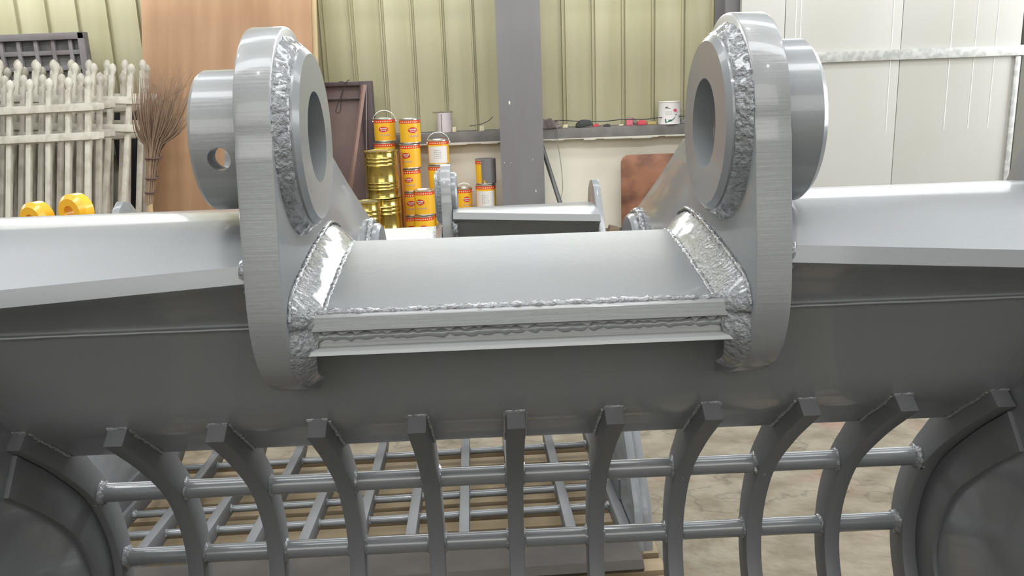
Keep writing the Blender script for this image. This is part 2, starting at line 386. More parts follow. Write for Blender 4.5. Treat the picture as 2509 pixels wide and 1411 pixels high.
# ================================================================ setting
FL = 0.0
M_FLOOR = mat('worn_concrete', (.135,.112,.070), .75, bump=[((7,11,9),.9,.03),((45,60,60),.6,.008)], vary=((.205,.180,.128),(8,12,8),.36,.62,10))
def floor_extra(m):
    n = m.node_tree.nodes; L = m.node_tree.links; b = n['Principled BSDF']
    src = b.inputs['Base Color'].links[0].from_socket
    tcn = n.new('ShaderNodeTexCoord')
    # pink-red paint stains
    t = n.new('ShaderNodeTexNoise'); t.inputs['Scale'].default_value = 2.4; t.inputs['Detail'].default_value = 4; L.new(tcn.outputs['Object'], t.inputs['Vector'])
    r = n.new('ShaderNodeValToRGB'); r.color_ramp.elements[0].position = .57; r.color_ramp.elements[1].position = .68
    r.color_ramp.elements[0].color = (0,0,0,1); r.color_ramp.elements[1].color = (.55,.55,.55,1); L.new(t.outputs['Fac'], r.inputs[0])
    mx = n.new('ShaderNodeMixRGB'); mx.inputs[2].default_value = (.22,.085,.06,1); L.new(r.outputs[0], mx.inputs[0]); L.new(src, mx.inputs[1])
    # cracks
    v = n.new('ShaderNodeTexVoronoi'); v.feature = 'DISTANCE_TO_EDGE'; v.inputs['Scale'].default_value = 1.7
    nn = n.new('ShaderNodeTexNoise'); nn.inputs['Scale'].default_value = 6; nn.inputs['Detail'].default_value = 6; L.new(tcn.outputs['Object'], nn.inputs['Vector'])
    vm = n.new('ShaderNodeVectorMath'); vm.operation = 'MULTIPLY_ADD'; vm.inputs[1].default_value = (.35,.35,.35)
    L.new(nn.outputs['Color'], vm.inputs[0]); L.new(tcn.outputs['Object'], vm.inputs[2]); L.new(vm.outputs[0], v.inputs['Vector'])
    r2 = n.new('ShaderNodeValToRGB'); r2.color_ramp.elements[0].position = 0; r2.color_ramp.elements[1].position = .012
    r2.color_ramp.elements[0].color = (.25,.22,.18,1); r2.color_ramp.elements[1].color = (1,1,1,1); L.new(v.outputs['Distance'], r2.inputs[0])
    m2 = n.new('ShaderNodeMixRGB'); m2.blend_type = 'MULTIPLY'; m2.inputs[0].default_value = .45
    L.new(mx.outputs[0], m2.inputs[1]); L.new(r2.outputs[0], m2.inputs[2]); L.new(m2.outputs[0], b.inputs['Base Color'])
floor_extra(M_FLOOR)
bm = bmesh.new(); box(bm, -8,9,-6,6.9,-.1,0); struct(from_bm('floor', bm, M_FLOOR))

WY = 6.7
M_CLAD = mat('olive_cream_cladding', (.37,.345,.205), .45, vary=((.47,.44,.295),(7,7,.4),.3,.7,7), bump=[((3,3,1),.15,.01)])
def cladding():
    """trapezoid sheet wall above the sill: flat pans with narrow raised seams"""
    bm = bmesh.new(); p = .2292; x = at(1381,150,WY).x - 36*p; pts = []
    while x < at(1800,150,WY).x:
        pts += [(x-.016,0),(x-.010,-.022),(x-.002,-.022),(x+.001,.012),(x+.012,.012),(x+.018,0)]
        x += p
    z0, z1 = .80, 5.2
    lo = [bm.verts.new((a,WY+b,z0)) for a,b in pts]; hi = [bm.verts.new((a,WY+b,z1)) for a,b in pts]
    for i in range(len(pts)-1): bm.faces.new((lo[i],lo[i+1],hi[i+1],hi[i]))
    xa, xb = pts[0][0], pts[-1][0]
    box(bm, xa,xb,WY+.03,WY+.08,z0,z1)
    return struct(from_bm('wall_back', bm, M_CLAD, None, 10))
cladding()
SZ = at(1250,318,WY-.1).z       # top of the sill
M_PLASTER = mat('cream_plaster', (.88,.84,.71), .8, bump=[((20,20,20),.3,.004)], vary=((.80,.76,.63),(2.2,2.2,1.2),.45,.75,6))
def low_wall():
    bm = bmesh.new(); box(bm, -7.2, at(1900,400,WY).x, WY-.10, WY+.10, 0, SZ-.075); return struct(from_bm('wall_dado', bm, M_PLASTER))
low_wall()
M_SILL = mat('dusty_grey_sill', (.165,.155,.145), .8, bump=[((30,30,30),.4,.004)], vary=((.23,.215,.20),(8,8,8),.35,.7))
bm = bmesh.new(); box(bm, -7.2, at(1900,400,WY).x, WY-.20, WY+.04, SZ-.075, SZ, .004); struct(from_bm('trim_1', bm, M_SILL))
bm = bmesh.new()
x = at(1000,330,WY-.2).x
while x < at(1720,330,WY-.2).x:                       # ragged mortar line under the sill
    w = random.uniform(.05,.16); box(bm, x,x+w, WY-.205,WY-.09, SZ-.083-random.uniform(0,.012), SZ-.0755,.002); x += w*.97
struct(from_bm('trim_2', bm, mat('mortar', (.62,.60,.52), .9)))

M_STEEL = mat('grey_column_paint', (.175,.165,.170), .6, vary=((.20,.195,.195),(6,6,1),.3,.7))
def column(name, px0, px1, Y, label):
    a = at(px0,250,Y).x; b = at(px1,250,Y).x
    bm = bmesh.new(); t = .012; D = .30
    box(bm, a,b,Y,Y+t,0,5.2); box(bm, a,b,Y+D-t,Y+D,0,5.2); box(bm, (a+b)/2-.006,(a+b)/2+.006,Y+t,Y+D-t,0,5.2)
    o = from_bm(name, bm, M_STEEL); return struct(o)
c1 = column('trim_3', 1222, 1329, 6.18, '')
c2 = column('trim_4', 1772, 1812, 6.15, '')
bm = bmesh.new()
for px,py,s in ((1248,252,.012),(1305,391,.004),(1313,468,.008),(1252,399,.004),(1236,398,.004)):
    q = at(px,py,6.18); box(bm, q.x-s*.5,q.x+s*.5,6.176,6.181,q.z-s,q.z+s,.001)
o = struct(from_bm('trim_5', bm, mat('paint_fleck', (.7,.68,.62), .7)))

# pale sliding door on the right
M_DOOR = mat('pale_sandwich_panel', (.56,.555,.52), .38, vary=((.50,.49,.44),(.8,.8,.5),.3,.7,3), bump=[((1.5,1.5,.4),.1,.02)])
M_GALV = mat('galvanised_steel', (.46,.47,.45), .42, .3, vary=((.62,.63,.60),(26,26,26),.40,.62,3))
DY = 6.05
door = empty('door_1', (at(2200,200,DY).x,DY,0)); struct(door)
def cpart(name, bm, m, par, ang=35):
    o = from_bm(name, bm, m, None, ang); o.data.transform(Matrix.Translation(-Vector(par.location))); o.parent = par; return o
xs = [at(1812,200,DY).x, at(1918,200,DY).x, at(2201,200,DY).x, at(2492,200,DY).x]
for a,b in zip(xs,xs[1:]):
    bm = bmesh.new(); box(bm, a+.002,b-.002,DY,DY+.05,.02,H+.94,.003); cpart('door_panel', bm, M_DOOR, door)
bm = bmesh.new()
for px in (1948,1960,2185,2330,2390,2440): 
    x = at(px,100,DY).x; box(bm, x-.0025,x+.0025,DY-.002,DY+.001,at(2200,180,DY).z-.4,H+.94)
cpart('panel_crease', bm, mat('bright_crease', (.82,.82,.79), .4), door)
z = at(2200,134,DY).z
bm = bmesh.new(); box(bm, at(1935,200,DY).x, at(2506,200,DY).x, DY-.03,DY,z-.035,z+.035,.003); cpart('door_rail', bm, M_GALV, door)
bm = bmesh.new(); box(bm, at(2479,200,DY).x, at(2492,200,DY).x, DY-.02,DY+.0,.0,z-.04,.003); cpart('door_stile', bm, M_GALV, door)
bm = bmesh.new(); box(bm, at(2503,200,DY).x, at(2503,200,DY).x+1.6, DY+.02,DY+.2,0,5.2); struct(from_bm('wall_right', bm, mat('dim_wall', (.20,.20,.17), .8)))
# the rest of the hall that lights and shades the place
M_DARKWALL = mat('dark_grey_cladding', (.42,.41,.38), .7)
bm = bmesh.new(); box(bm, -8,9,-4.6,-4.5,0,5.2); struct(from_bm('wall_front', bm, M_DARKWALL))
bm = bmesh.new(); box(bm, -7.5,-7.4,-4.6,6.9,0,5.2); struct(from_bm('wall_left', bm, M_DARKWALL))
M_WIN = bpy.data.materials.new('window_daylight'); M_WIN.use_nodes = True
e = M_WIN.node_tree.nodes['Principled BSDF']; e.inputs['Emission Color'].default_value = (.95,.98,1,1); e.inputs['Emission Strength'].default_value = 7.0
WY0 = WY; WY = 5.9
for i,(a,b) in enumerate(((-7.3,-2.3),(-1.5,7.6))):
    w = empty('window_%d' % (i+1), ((a+b)/2, WY-.06, H+.96)); struct(w)
    bm = bmesh.new(); box(bm, a,b,WY-.05,WY-.04,H+1.0,H+1.75); cpart('pane', bm, M_WIN, w)
    bm = bmesh.new()
    for x in (a,b-.04): box(bm, x,x+.04,WY-.08,WY-.03,H+.96,H+1.79)
    for z in (H+.96,H+1.75): box(bm, a,b,WY-.08,WY-.03,z,z+.04)
    cpart('window_frame', bm, M_STEEL, w)

WY = WY0
# ================================================================ things on the floor near the bucket
M_WOOD = mat('rough_pallet_wood', (.20,.15,.085), .8, vary=((.30,.235,.145),(3,30,30),.3,.7,5), bump=[((4,60,60),.3,.003)])
def pallet():
    zt = bucket2.location.z - .004
    r = empty('timber_pallet', (-.33,1.66,0)); r.rotation_euler = (0,0,.042)
    y = -.42; i = 0
    while y < .37:
        w = random.uniform(.036,.048); bm = bmesh.new(); box(bm, -.66,.60, y,y+w, zt-.018-random.uniform(0,.003), zt-.001, .002)
        from_bm('deck_board', bm, M_WOOD, r); y += w+random.uniform(.018,.026)
    for x in (-.60,0,.54):
        bm = bmesh.new(); box(bm, x-.04,x+.04,-.42,.38,zt-.115,zt-.022,.003); from_bm('stringer', bm, M_WOOD, r)
    for y in (-.40,-.05,.29):
        bm = bmesh.new(); box(bm, -.66,.60,y,y+.09,0,max(.02,zt-.116),.002); from_bm('bottom_board', bm, M_WOOD, r)
    tag(r, 'slatted timber pallet on the concrete under the rear skeleton bucket', 'pallet')
pallet()
M_TIMBER = mat('dark_timber', (.16,.12,.08), .85, vary=((.24,.18,.12),(3,40,40),.3,.7))
for x in (-.42,.42):
    bm = bmesh.new(); box(bm, x-.09,x+.09,.40,.92,0,bucket.location.z-.012,.006)
    tag(from_bm('timber_block', bm, M_TIMBER), 'dark timber block standing on the floor under the %s of the front bucket' % ('left end' if x<0 else 'right end'), 'timber', 'blocks under the front bucket')
bm = bmesh.new(); box(bm, -1.8,1.8,-1.6,.36,0,.012,.003)  # unseen mat, added to keep floor bounce off the bucket underside
tag(from_bm('shade_mat', bm, mat('shade_mat_black', (.03,.03,.03), .9, bump=[((50,50,50),.3,.003)])), 'unseen black mat added on the concrete to darken the underside of the front bucket', 'mat')

# yellow hitch with two round lugs
M_YEL = mat('yellow_gloss_paint', (.80,.42,.02), .28, coat=.4)
def hitch():
    Y = 2.7
    a = at(88,537,Y); b = at(183,517,Y); r = empty('yellow_hitch', ((a.x+b.x)/2, Y+.1, 0))
    for q,rh in ((a,.019),(b,.020)):
        bm = bmesh.new(); lathe(bm, [(rh,-.024),(.042,-.024),(.056,-.010),(.056,.024),(rh,.024)], (q.x,q.y,q.z), 'X', 48, True)
        o = cpart('lug', bm, M_YEL, r, 25); m = Matrix.Translation(-Vector((q.x,q.y,q.z))+Vector(r.location))
        o.data.transform(m); o.data.transform(Matrix.Rotation(R_(72),4,'Z')); o.data.transform(m.inverted())
        bm = bmesh.new(); box(bm, q.x-.028,q.x+.028,q.y-.05,q.y+.05,.36,q.z-.035,.004); cpart('lug_plate', bm, M_YEL, r)
    bm = bmesh.new(); box(bm, a.x-.10,b.x+.10,Y-.12,Y+.30,0,.37,.01); cpart('body', bm, M_YEL, r)
    tag(r, 'bright yellow hitch with two round lugs showing behind the beam at left', 'machine part')
hitch()
# ================================================================ along the back wall
M_PLY = mat('orange_plywood', (.30,.165,.082), .62, vary=((.41,.245,.135),(9,9,.9),.30,.72,6), bump=[((3,3,20),.1,.002)])
M_EDGE = mat('plywood_edge', (.50,.38,.22), .8)
def leaning_sheet(name, px0, px1, ytop, Yt, Yb, zt, th, m, label, cat, medge=None):
    """a sheet standing on the floor and leaning back: top at distance Yt, foot at Yb"""
    a = at(px0,ytop,Yt); b = at(px1,ytop,Yt); L = math.hypot(zt, Yt-Yb); w = b.x-a.x
    r = slab(name, [[(-w/2,0),(w/2,0),(w/2,L),(-w/2,L)]], 0, th, m, None, 'Y', bev=.001)
    r.location = ((a.x+b.x)/2, Yb, .004); r.rotation_euler = (-math.atan2(Yt-Yb, zt),0,0)
    return tag(r, label, cat)
leaning_sheet('plywood_sheet', 359, 770, 0, 6.42, 5.80, H+.95, .018, M_PLY, 'tall orange-brown plywood sheet leaning on the wall behind the left ear', 'plywood')
leaning_sheet('plywood_sheet', 560, 781, 0, 6.47, 5.90, H+.95, .03, M_EDGE, 'pale narrow-edged board standing just behind the orange plywood sheet', 'board')
# maroon steel tray
M_MAR = mat('maroon_primer', (.20,.135,.125), .5, .0, vary=((.26,.19,.175),(3,3,3),.4,.75,5)); M_MAR2 = mat('dark_maroon_primer', (.075,.052,.055), .5)
def tray():
    Y = 6.47; a = at(796,203,Y); b = at(912,198,Y); r = empty('steel_tray', ((a.x+b.x)/2,Y,0)); zt = b.z
    w = .045
    bm = bmesh.new(); box(bm, a.x,b.x-w*.5,Y+.01,Y+.02,.02,zt-.01); cpart('back_panel', bm, M_MAR, r)
    bm = bmesh.new(); box(bm, b.x-.09,b.x,Y-.05,Y+.03,.0,zt,.004); cpart('side_flange', bm, M_MAR2, r)
    bm = bmesh.new(); box(bm, a.x,b.x-.09,Y-.05,Y+.03,zt-.03,zt,.004); cpart('top_flange', bm, M_MAR2, r)
    bm = bmesh.new(); box(bm, a.x,b.x-.09,Y-.02,Y+.01,zt-.13,zt-.12,.002); cpart('stiffener', bm, M_MAR2, r)
    tag(r, 'maroon primed steel tray standing on end between the plywood and the paint cans', 'steel tray')
    bm = bmesh.new(); p = at(892,208,Y-.09); q = at(834,560,Y-.35); q.z = 0.01
    tube(bm, [p,q], .017, 4); tag(from_bm('angle_bar', bm, mat('brown_bar', (.27,.17,.14), .55)), 'brown steel bar leaning diagonally across the maroon tray', 'steel bar')
    bm = bmesh.new(); tube(bm, crom([tuple(at(x,y,Y-.07)) for x,y in ((857,196),(850,199),(840,222),(832,245),(823,270),(826,277),(834,272),(836,250),(840,225),(846,206),(838,200),(830,201))],6), .003, 6)
    tag(from_bm('cord', bm, mat('black_cord', (.03,.025,.025), .6)), 'thin dark cord looped over the top of the maroon tray', 'cord')
    bm = bmesh.new(); tube(bm, [tuple(at(897,207,Y-.075)),tuple(at(899,520,Y-.10))], .004, 6)
    tag(from_bm('wire', bm, mat('grey_wire', (.33,.28,.27), .5)), 'straight grey wire hanging down the right side of the maroon tray', 'wire')
tray()

# dark window grille leaning at the far left
M_GRIL = mat('weathered_grey_steel', (.155,.135,.135), .6, vary=((.22,.205,.21),(6,6,6),.35,.7))
def grille():
    Y = 6.45; b = at(208,78,Y); a = at(-130,86,Y); r = empty('steel_grille', ((a.x+b.x)/2,Y,0)); zt = b.z
    bm = bmesh.new(); box(bm, a.x,b.x,Y+.03,Y+.04,0,zt); cpart('backing_sheet', bm, mat('grille_backing', (.30,.29,.27), .7, vary=((.15,.15,.16),(7,7,7),.35,.65)), r)
    for (x0,x1) in ((a.x,a.x+.05),(b.x-.05,b.x)):
        bm = bmesh.new(); box(bm, x0,x1,Y-.03,Y+.03,0,zt,.006); cpart('frame_post', bm, M_GRIL, r)
    bm = bmesh.new(); box(bm, a.x,b.x,Y-.03,Y+.03,zt-.05,zt,.006); cpart('frame_rail', bm, M_GRIL, r)
    x = b.x-.115
    while x > a.x+.1:
        bm = bmesh.new(); box(bm, x-.014,x+.014,Y-.015,Y+.015,.02,zt-.05,.003); cpart('grille_bar', bm, M_GRIL, r); x -= .127
    for z in (zt-.14,zt-.25,zt-.36):
        bm = bmesh.new(); box(bm, a.x+.05,b.x-.05,Y-.012,Y+.018,z-.016,z+.016,.003); cpart('cross_bar', bm, M_GRIL, r)
    tag(r, 'dark steel window grille with square openings standing behind the white fence panels', 'grille')
grille()

# stacked white fence panels with spear tips
M_FEN = mat('weathered_galvanised_white', (.56,.53,.45), .6, vary=((.40,.37,.30),(22,22,14),.45,.72,4))
M_FEN2 = mat('weathered_galvanised_grey', (.46,.43,.36), .6, vary=((.32,.29,.24),(22,22,14),.45,.72,4))
def fence_panel(xr, Yb, Yt, ztop, tilt, zr, n, label, m):
    r = empty('fence_panel', (xr, Yb, .004)); ztop -= .085; L = math.hypot(ztop, Yt-Yb)
    r.rotation_euler = (-math.atan2(Yt-Yb, ztop), tilt, 0)
    pr = []
    for i in range(n):
        x = -.085-i*.119
        bm = bmesh.new(); box(bm, x-.0145,x+.0145,-.0145,.0145,0,L-.085,.002)
        o = from_bm('picket', bm, m, r)
        bm = bmesh.new(); lathe(bm, [(.0,L-.09),(.016,L-.085),(.014,L-.078),(.023,L-.058),(.026,L-.042),(.018,L-.016),(.0,L)], (x,0,0), 'Z', 10)
        from_bm('spear_tip', bm, m, o, 60)
    for z in (zr+.035, zr-.145, .22):
        bm = bmesh.new(); box(bm, -.10-n*.119,0,-.038,-.015,z-.024,z+.024,.003); ra = from_bm('rail', bm, m, r)
        bm = bmesh.new(); box(bm, -.006,.028,-.036,-.028,z-.02,z+.02,.002); from_bm('end_bracket', bm, m, ra)
    tag(r, label, 'fence panel', 'stack of white fence panels')
xr = at(306,245,5.45).x-.01
fl = [('nearest', -.03, 4.86, 5.31, 1.37, -.012, 1.12),('second', 0, 5.00, 5.45, 1.392, .004, 1.125),('third', .035, 5.14, 5.59, 1.44, .055, 1.14),('fourth', .07, 5.26, 5.71, 1.395, -.028, 1.10),
      ('fifth', .03, 5.40, 5.85, 1.475, .035, 1.155),('rearmost', .065, 5.54, 5.99, 1.45, .012, 1.12)]
for i,(nm_,dx,yb,yt,zt,ti,zr) in enumerate(fl):
    fence_panel(xr+dx-(.04 if i%2 else 0), yb, yt, zt, ti, zr, 14, 'weathered white steel fence panel with spear tips, %s of the leaning stack' % nm_, M_FEN if i%2==0 else M_FEN2)
bm = bmesh.new(); box(bm, at(262,400,5.9).x, at(362,400,6.2).x, 6.05,6.35,0,H-.02,.01)
tag(from_bm('dark_cabinet', bm, mat('black_blue_steel', (.028,.027,.033), .6)), 'near-black steel box standing between the fence panels and the plywood', 'steel box')

# twig broom standing on its handle
M_TWIG = mat('brown_twigs', (.26,.17,.115), .8, vary=((.38,.27,.18),(30,30,10),.3,.7))
def broom():
    Y = 4.76; base = at(367,505,Y); neck = at(373,440,Y); tie = at(378,370,Y)
    r = empty('twig_broom', (base.x,Y,0))
    bm = bmesh.new(); tube(bm, [(base.x-.03,Y,.0),tuple(base),tuple(neck)], .016, 10); cpart('handle', bm, mat('bamboo_handle', (.50,.36,.20), .5), r)
    bm = bmesh.new()
    for i in range(260):
        a = random.uniform(0,6.28); q = math.sqrt(random.random())
        e = at(398+q*math.cos(a)*62+ (14 if math.cos(a)>0 else -8), random.choice((215,240,265,290,190,225)), Y) + Vector((0,q*math.sin(a)*.14,0))
        p0 = at(366,498,Y)+Vector((q*math.cos(a)*.022,q*math.sin(a)*.022,0)); p1 = at(376,372,Y)+Vector((q*math.cos(a)*.040,q*math.sin(a)*.04,0))
        p2 = p1.lerp(e,.5)+Vector((q*math.cos(a)*.02,0,.0)); w = Vector((random.uniform(-.012,.012),random.uniform(-.01,.01),0))
        tube(bm, crom([tuple(p0),tuple(p1),tuple(p2+w),tuple(e+w*1.6)],3), .0022, 3, False, 0, [.0030]*4+[.0026]*3+[.0018,.0012,.0008])
    o = cpart('twigs', bm, M_TWIG, r, 180); o['kind'] = 'stuff'
    bm = bmesh.new()
    for i in range(46):                                   # loose wispy tips
        s0 = random.uniform(355,430); e = at(random.uniform(335,480), random.uniform(140,215), Y); p = at(s0, random.uniform(240,290), Y)
        m_ = p.lerp(e,.5)+Vector((random.uniform(-.03,.03),0,.0)); tube(bm, crom([tuple(p),tuple(m_),tuple(e)],3), .001, 3, False, 0, [.0014]*3+[.001]*2+[.0007]*2)
    o = cpart('loose_twigs', bm, M_TWIG, r, 180); o['kind'] = 'stuff'
    for (x,y,rr) in ((376,386,.044),(374,435,.037),(370,470,.030)):
        bm = bmesh.new(); c = at(x,y,Y); tube(bm, [(c.x+rr*math.cos(t),c.y+rr*math.sin(t),c.z+.004*math.sin(t)) for t in [6.2832*k/20 for k in range(21)]], .005, 6); cpart('binding', bm, mat('dark_binding', (.10,.05,.04), .6), r)
    tag(r, 'brown twig broom standing upside down in front of the plywood', 'broom')
broom()

# ---------------------------------------------------------------- tins
M_TY = mat('yellow_tin_print', (.88,.53,.03), .30, vary=((.82,.44,.03),(6,6,3),.45,.6)); M_TR = mat('red_tin_print', (.72,.07,.02), .32)
M_TW = mat('white_tin_print', (.74,.71,.68), .35); M_TIN = mat('bare_tin', (.72,.70,.64), .28, .9); M_LOGO = mat('dark_red_print', (.55,.03,.03), .35)
M_GREYSPILL = mat('grey_spilled_paint', (.17,.16,.165), .4)
def arc_patch(bm, c, r, poly):
    """flat outline (arc length, height) wrapped on a cylinder, facing the camera side"""
    vs = [bm.verts.new((c[0]+r*math.sin(u/r), c[1]-r*math.cos(u/r), c[2]+h)) for u,h in poly]
    if len(vs) > 4:
        cu = sum(p[0] for p in poly)/len(poly); ch = sum(p[1] for p in poly)/len(poly)
        m_ = bm.verts.new((c[0]+r*math.sin(cu/r), c[1]-r*math.cos(cu/r), c[2]+ch))
        for i in range(len(vs)): bm.faces.new((m_,vs[i],vs[(i+1)%len(vs)]))
    else: bm.faces.new(vs)
def strip(bm, c, r, u0,u1,h0,h1):
    n = max(1,int(abs(u1-u0)/.012))
    for i in range(n):
        a = u0+(u1-u0)*i/n; b = u0+(u1-u0)*(i+1)/n; arc_patch(bm, c, r, [(a,h0),(b,h0),(b,h1),(a,h1)])
def oval(cu,ch,ru,rh,n=18): return [(cu+ru*math.cos(6.2832*i/n), ch+rh*math.sin(6.2832*i/n)) for i in range(n)]
def tin(name, px, ytop, ybot, wpx, Y, label, logo=0., style='yellow', bail=False, group='yellow paint tins by the wall', lean=0.):
    """base and top at the given heights; logo = sideways place of the oval"""
    c = at(px, (ytop+ybot)/2, Y); R = wpx*Y/2060/2*1.0; zt = at(px,ytop,Y-R).z; zb = at(px,ybot,Y-R).z; h = zt-zb
    r = empty(name, (c.x,Y,zb)); r.rotation_euler = (0,lean,0)
    C0 = (0,0,0)
    bm = bmesh.new(); lathe(bm, [(R*.96,0),(R,.003),(R,.008),(R*.965,.011),(R*.965,h-.012),(R,h-.009),(R,h-.002),(R*.93,h),(R*.90,h-.007),(0.0,h-.008)], C0, 'Z', 40)
    body = from_bm('tin_body', bm, M_TIN, r, 40)
    q = R*.972
    def wrap(nm, h0, h1, m, off=.0, u=None):
        bm = bmesh.new()
        if u is None: lathe(bm, [(q+off-.0012,h0),(q+off,h0+.0003),(q+off,h1-.0003),(q+off-.0012,h1)], C0, 'Z', 40, False)
        return from_bm(nm, bm, m, r, 40)
    if style in ('yellow','white','grey'):
        wrap('printed_label', .010, h-.032 , {'yellow':M_TY,'white':M_TY,'grey':M_TY}[style])
        wrap('red_band', h-.034, h-.012, M_TR, .0006)
        bm = bmesh.new()
        for i in range(9):
            u = -.07+i*.0165; strip(bm, (0,0,0), q+.0016, u, u+.008, h-.027, h-.019)
        from_bm('band_lettering', bm, mat('cream_print', (.85,.70,.45), .4) if 'cream_print' not in bpy.data.materials else bpy.data.materials['cream_print'], r)
    if style == 'yellow':
        bm = bmesh.new(); arc_patch(bm, C0, q+.0016, oval(logo, h*.54, R*.44, h*.115)); e_ = from_bm('emblem', bm, M_LOGO, r)
        bm = bmesh.new()
        for i in range(5): strip(bm, C0, q+.0026, logo-.024+i*.0105, logo-.017+i*.0105, h*.54+.001, h*.54+.010)
        for i in range(4): strip(bm, C0, q+.0026, logo-.016+i*.0095, logo-.011+i*.0095, h*.54-.012, h*.54-.004)
        from_bm('emblem_lettering', bm, M_TW, e_)
        bm = bmesh.new()
        for i in range(7):
            u = logo-.026+i*.011; strip(bm, C0, q+.0018, u, u+.0065, h*.27+.003*math.sin(i*2.3), h*.27+.006+.003*math.sin(i*2.3)+.004)
        from_bm('script_lettering', bm, bpy.data.materials.get('violet_print') or mat('violet_print', (.45,.33,.42), .4), r)
    if style == 'white':
        bm = bmesh.new(); strip(bm, C0, q+.0016, -R*1.1, R*.95, .016, h-.046); w_ = from_bm('white_panel', bm, M_TW, r)
        bm = bmesh.new()
        for i in range(5):
            for j in range(4): strip(bm, C0, q+.0026, -.03+j*.014, -.03+j*.014+random.uniform(.004,.011), .05+i*.014, .0535+i*.014)
        from_bm('small_print', bm, bpy.data.materials.get('grey_print') or mat('grey_print', (.30,.28,.30), .5), w_)
    if style == 'grey':
        bm = bmesh.new(); arc_patch(bm, C0, q+.003, [(-.012,0.02),(.03,.006),(.085,.01),(R*1.5,.01),(R*1.5,h),(-.03,h),(-.026,h*.8),(-.008,h*.72),(-.016,h*.5),(.0,h*.3)])
        bm2 = bmesh.new(); n = 14
        for i in range(n):
            u0 = -.03+i*(R*2.2+.03)/n; u1 = -.03+(i+1)*(R*2.2+.03)/n; lo = .006+abs(math.sin(i*1.7))*.03*(1 if i<3 else .2)
            arc_patch(bm2, C0, q+.003, [(u0,lo),(u1,lo*.8),(u1,h),(u0,h)])
        bm.free(); from_bm('spilled_paint', bm2, M_GREYSPILL, r)
        bm = bmesh.new(); lathe(bm, [(0,h+.001),(R*.97,h+.001),(R*1.01,h-.006)], C0, 'Z', 32); from_bm('paint_crust', bm, M_GREYSPILL, r)
    if bail:
        bm = bmesh.new(); rr = R*1.05
        tube(bm, [(rr*math.cos(t), .0, h-.025+(R*.98)*math.sin(t)*1.0) for t in [math.pi*i/18 for i in range(19)]], .0022, 6); b_ = from_bm('bail_handle', bm, M_TIN, r)
        for s_ in (-1,1):
            bm = bmesh.new(); lathe(bm, [(0,0),(.009,0),(.009,.006),(0,.008)], (s_*rr,0,h-.025), 'X', 12); from_bm('handle_ear', bm, M_TIN, b_)
    tag(r, label, 'paint tin', group)
    return r
Yc = 6.30
tin('paint_tin', 943, 290, 348, 53, Yc+.05, 'yellow paint tin with raised wire handle, top of the stack beside the maroon tray', .0, bail=True)
tin('paint_tin', 944, 349, 411, 53, Yc+.05, 'yellow paint tin directly under the handled tin, half hidden by the brass drum', .05)
tin('paint_tin', 945, 412, 474, 53, Yc+.05, 'yellow paint tin hidden behind the tall brass drum', .0)
tin('paint_tin', 946, 475, 545, 53, Yc+.05, 'yellow paint tin at the foot of the stack behind the brass drums', .0)
tin('paint_tin', 1005, 291, 352, 52, Yc-.02, 'yellow paint tin on top of the tallest stack, pale drips on its rim', .028)
tin('paint_tin', 1006, 353, 414, 51, Yc-.02, 'yellow paint tin second from the top of the tallest stack', -.028)
tin('paint_tin', 1008, 415, 471, 49, Yc-.02, 'yellow paint tin third from the top of the tallest stack', -.012)
tin('paint_tin', 1010, 472, 530, 48, Yc-.02, 'yellow paint tin fourth from the top of the tallest stack, beside the leaning strip', .0)
tin('paint_tin', 1011, 531, 595, 48, Yc-.02, 'yellow paint tin at the foot of the tallest stack', .0)
tin('paint_tin', 1041, 467, 529, 52, Yc-.22, 'yellow paint tin in front of the tallest stack with its oval emblem at left', -.028)
tin('paint_tin', 1041, 530, 595, 52, Yc-.22, 'yellow paint tin on the floor with only its red band showing above the beam', .0)
tin('paint_tin', 1075, 343, 405, 52, Yc, 'yellow and white paint tin with wire handle above the ear of the rear bucket', 0, 'white', True)
tin('paint_tin', 1076, 406, 468, 52, Yc, 'yellow paint tin hidden behind the ear of the rear bucket, under the handled one', 0)
tin('paint_tin', 1077, 469, 585, 52, Yc, 'tall yellow paint tin hidden lowest behind the ear of the rear bucket', 0)
tin('paint_tin', 1138, 462, 520, 40, Yc+.02, 'small yellow paint tin with raised handle just right of the rear bucket ear', .022, 'yellow', True)
tin('paint_tin', 1138, 521, 577, 40, Yc+.02, 'small yellow paint tin below the small handled one', .0)
tin('paint_tin', 1112, 470, 528, 40, Yc+.16, 'small yellow paint tin squeezed between the ear and the small handled tin', .0)
tin('paint_tin', 1112, 529, 572, 40, Yc+.16, 'small yellow paint tin under the squeezed one behind the ear', .0)
tin('paint_tin', 1190, 391, 452, 50, Yc-.02, 'yellow paint tin smothered in spilled grey paint beside the steel column', 0, 'grey')
tin('paint_tin', 1191, 453, 514, 50, Yc-.02, 'white-labelled paint tin with drips under the grey smothered tin', 0, 'white')
tin('paint_tin', 1192, 515, 580, 50, Yc-.02, 'white-labelled paint tin on the floor at the foot of the column stack', 0, 'white')
M_BRASS = mat('lacquered_brass_tin', (.60,.46,.12), .20, .92, vary=((.48,.38,.12),(6,6,2),.4,.7))
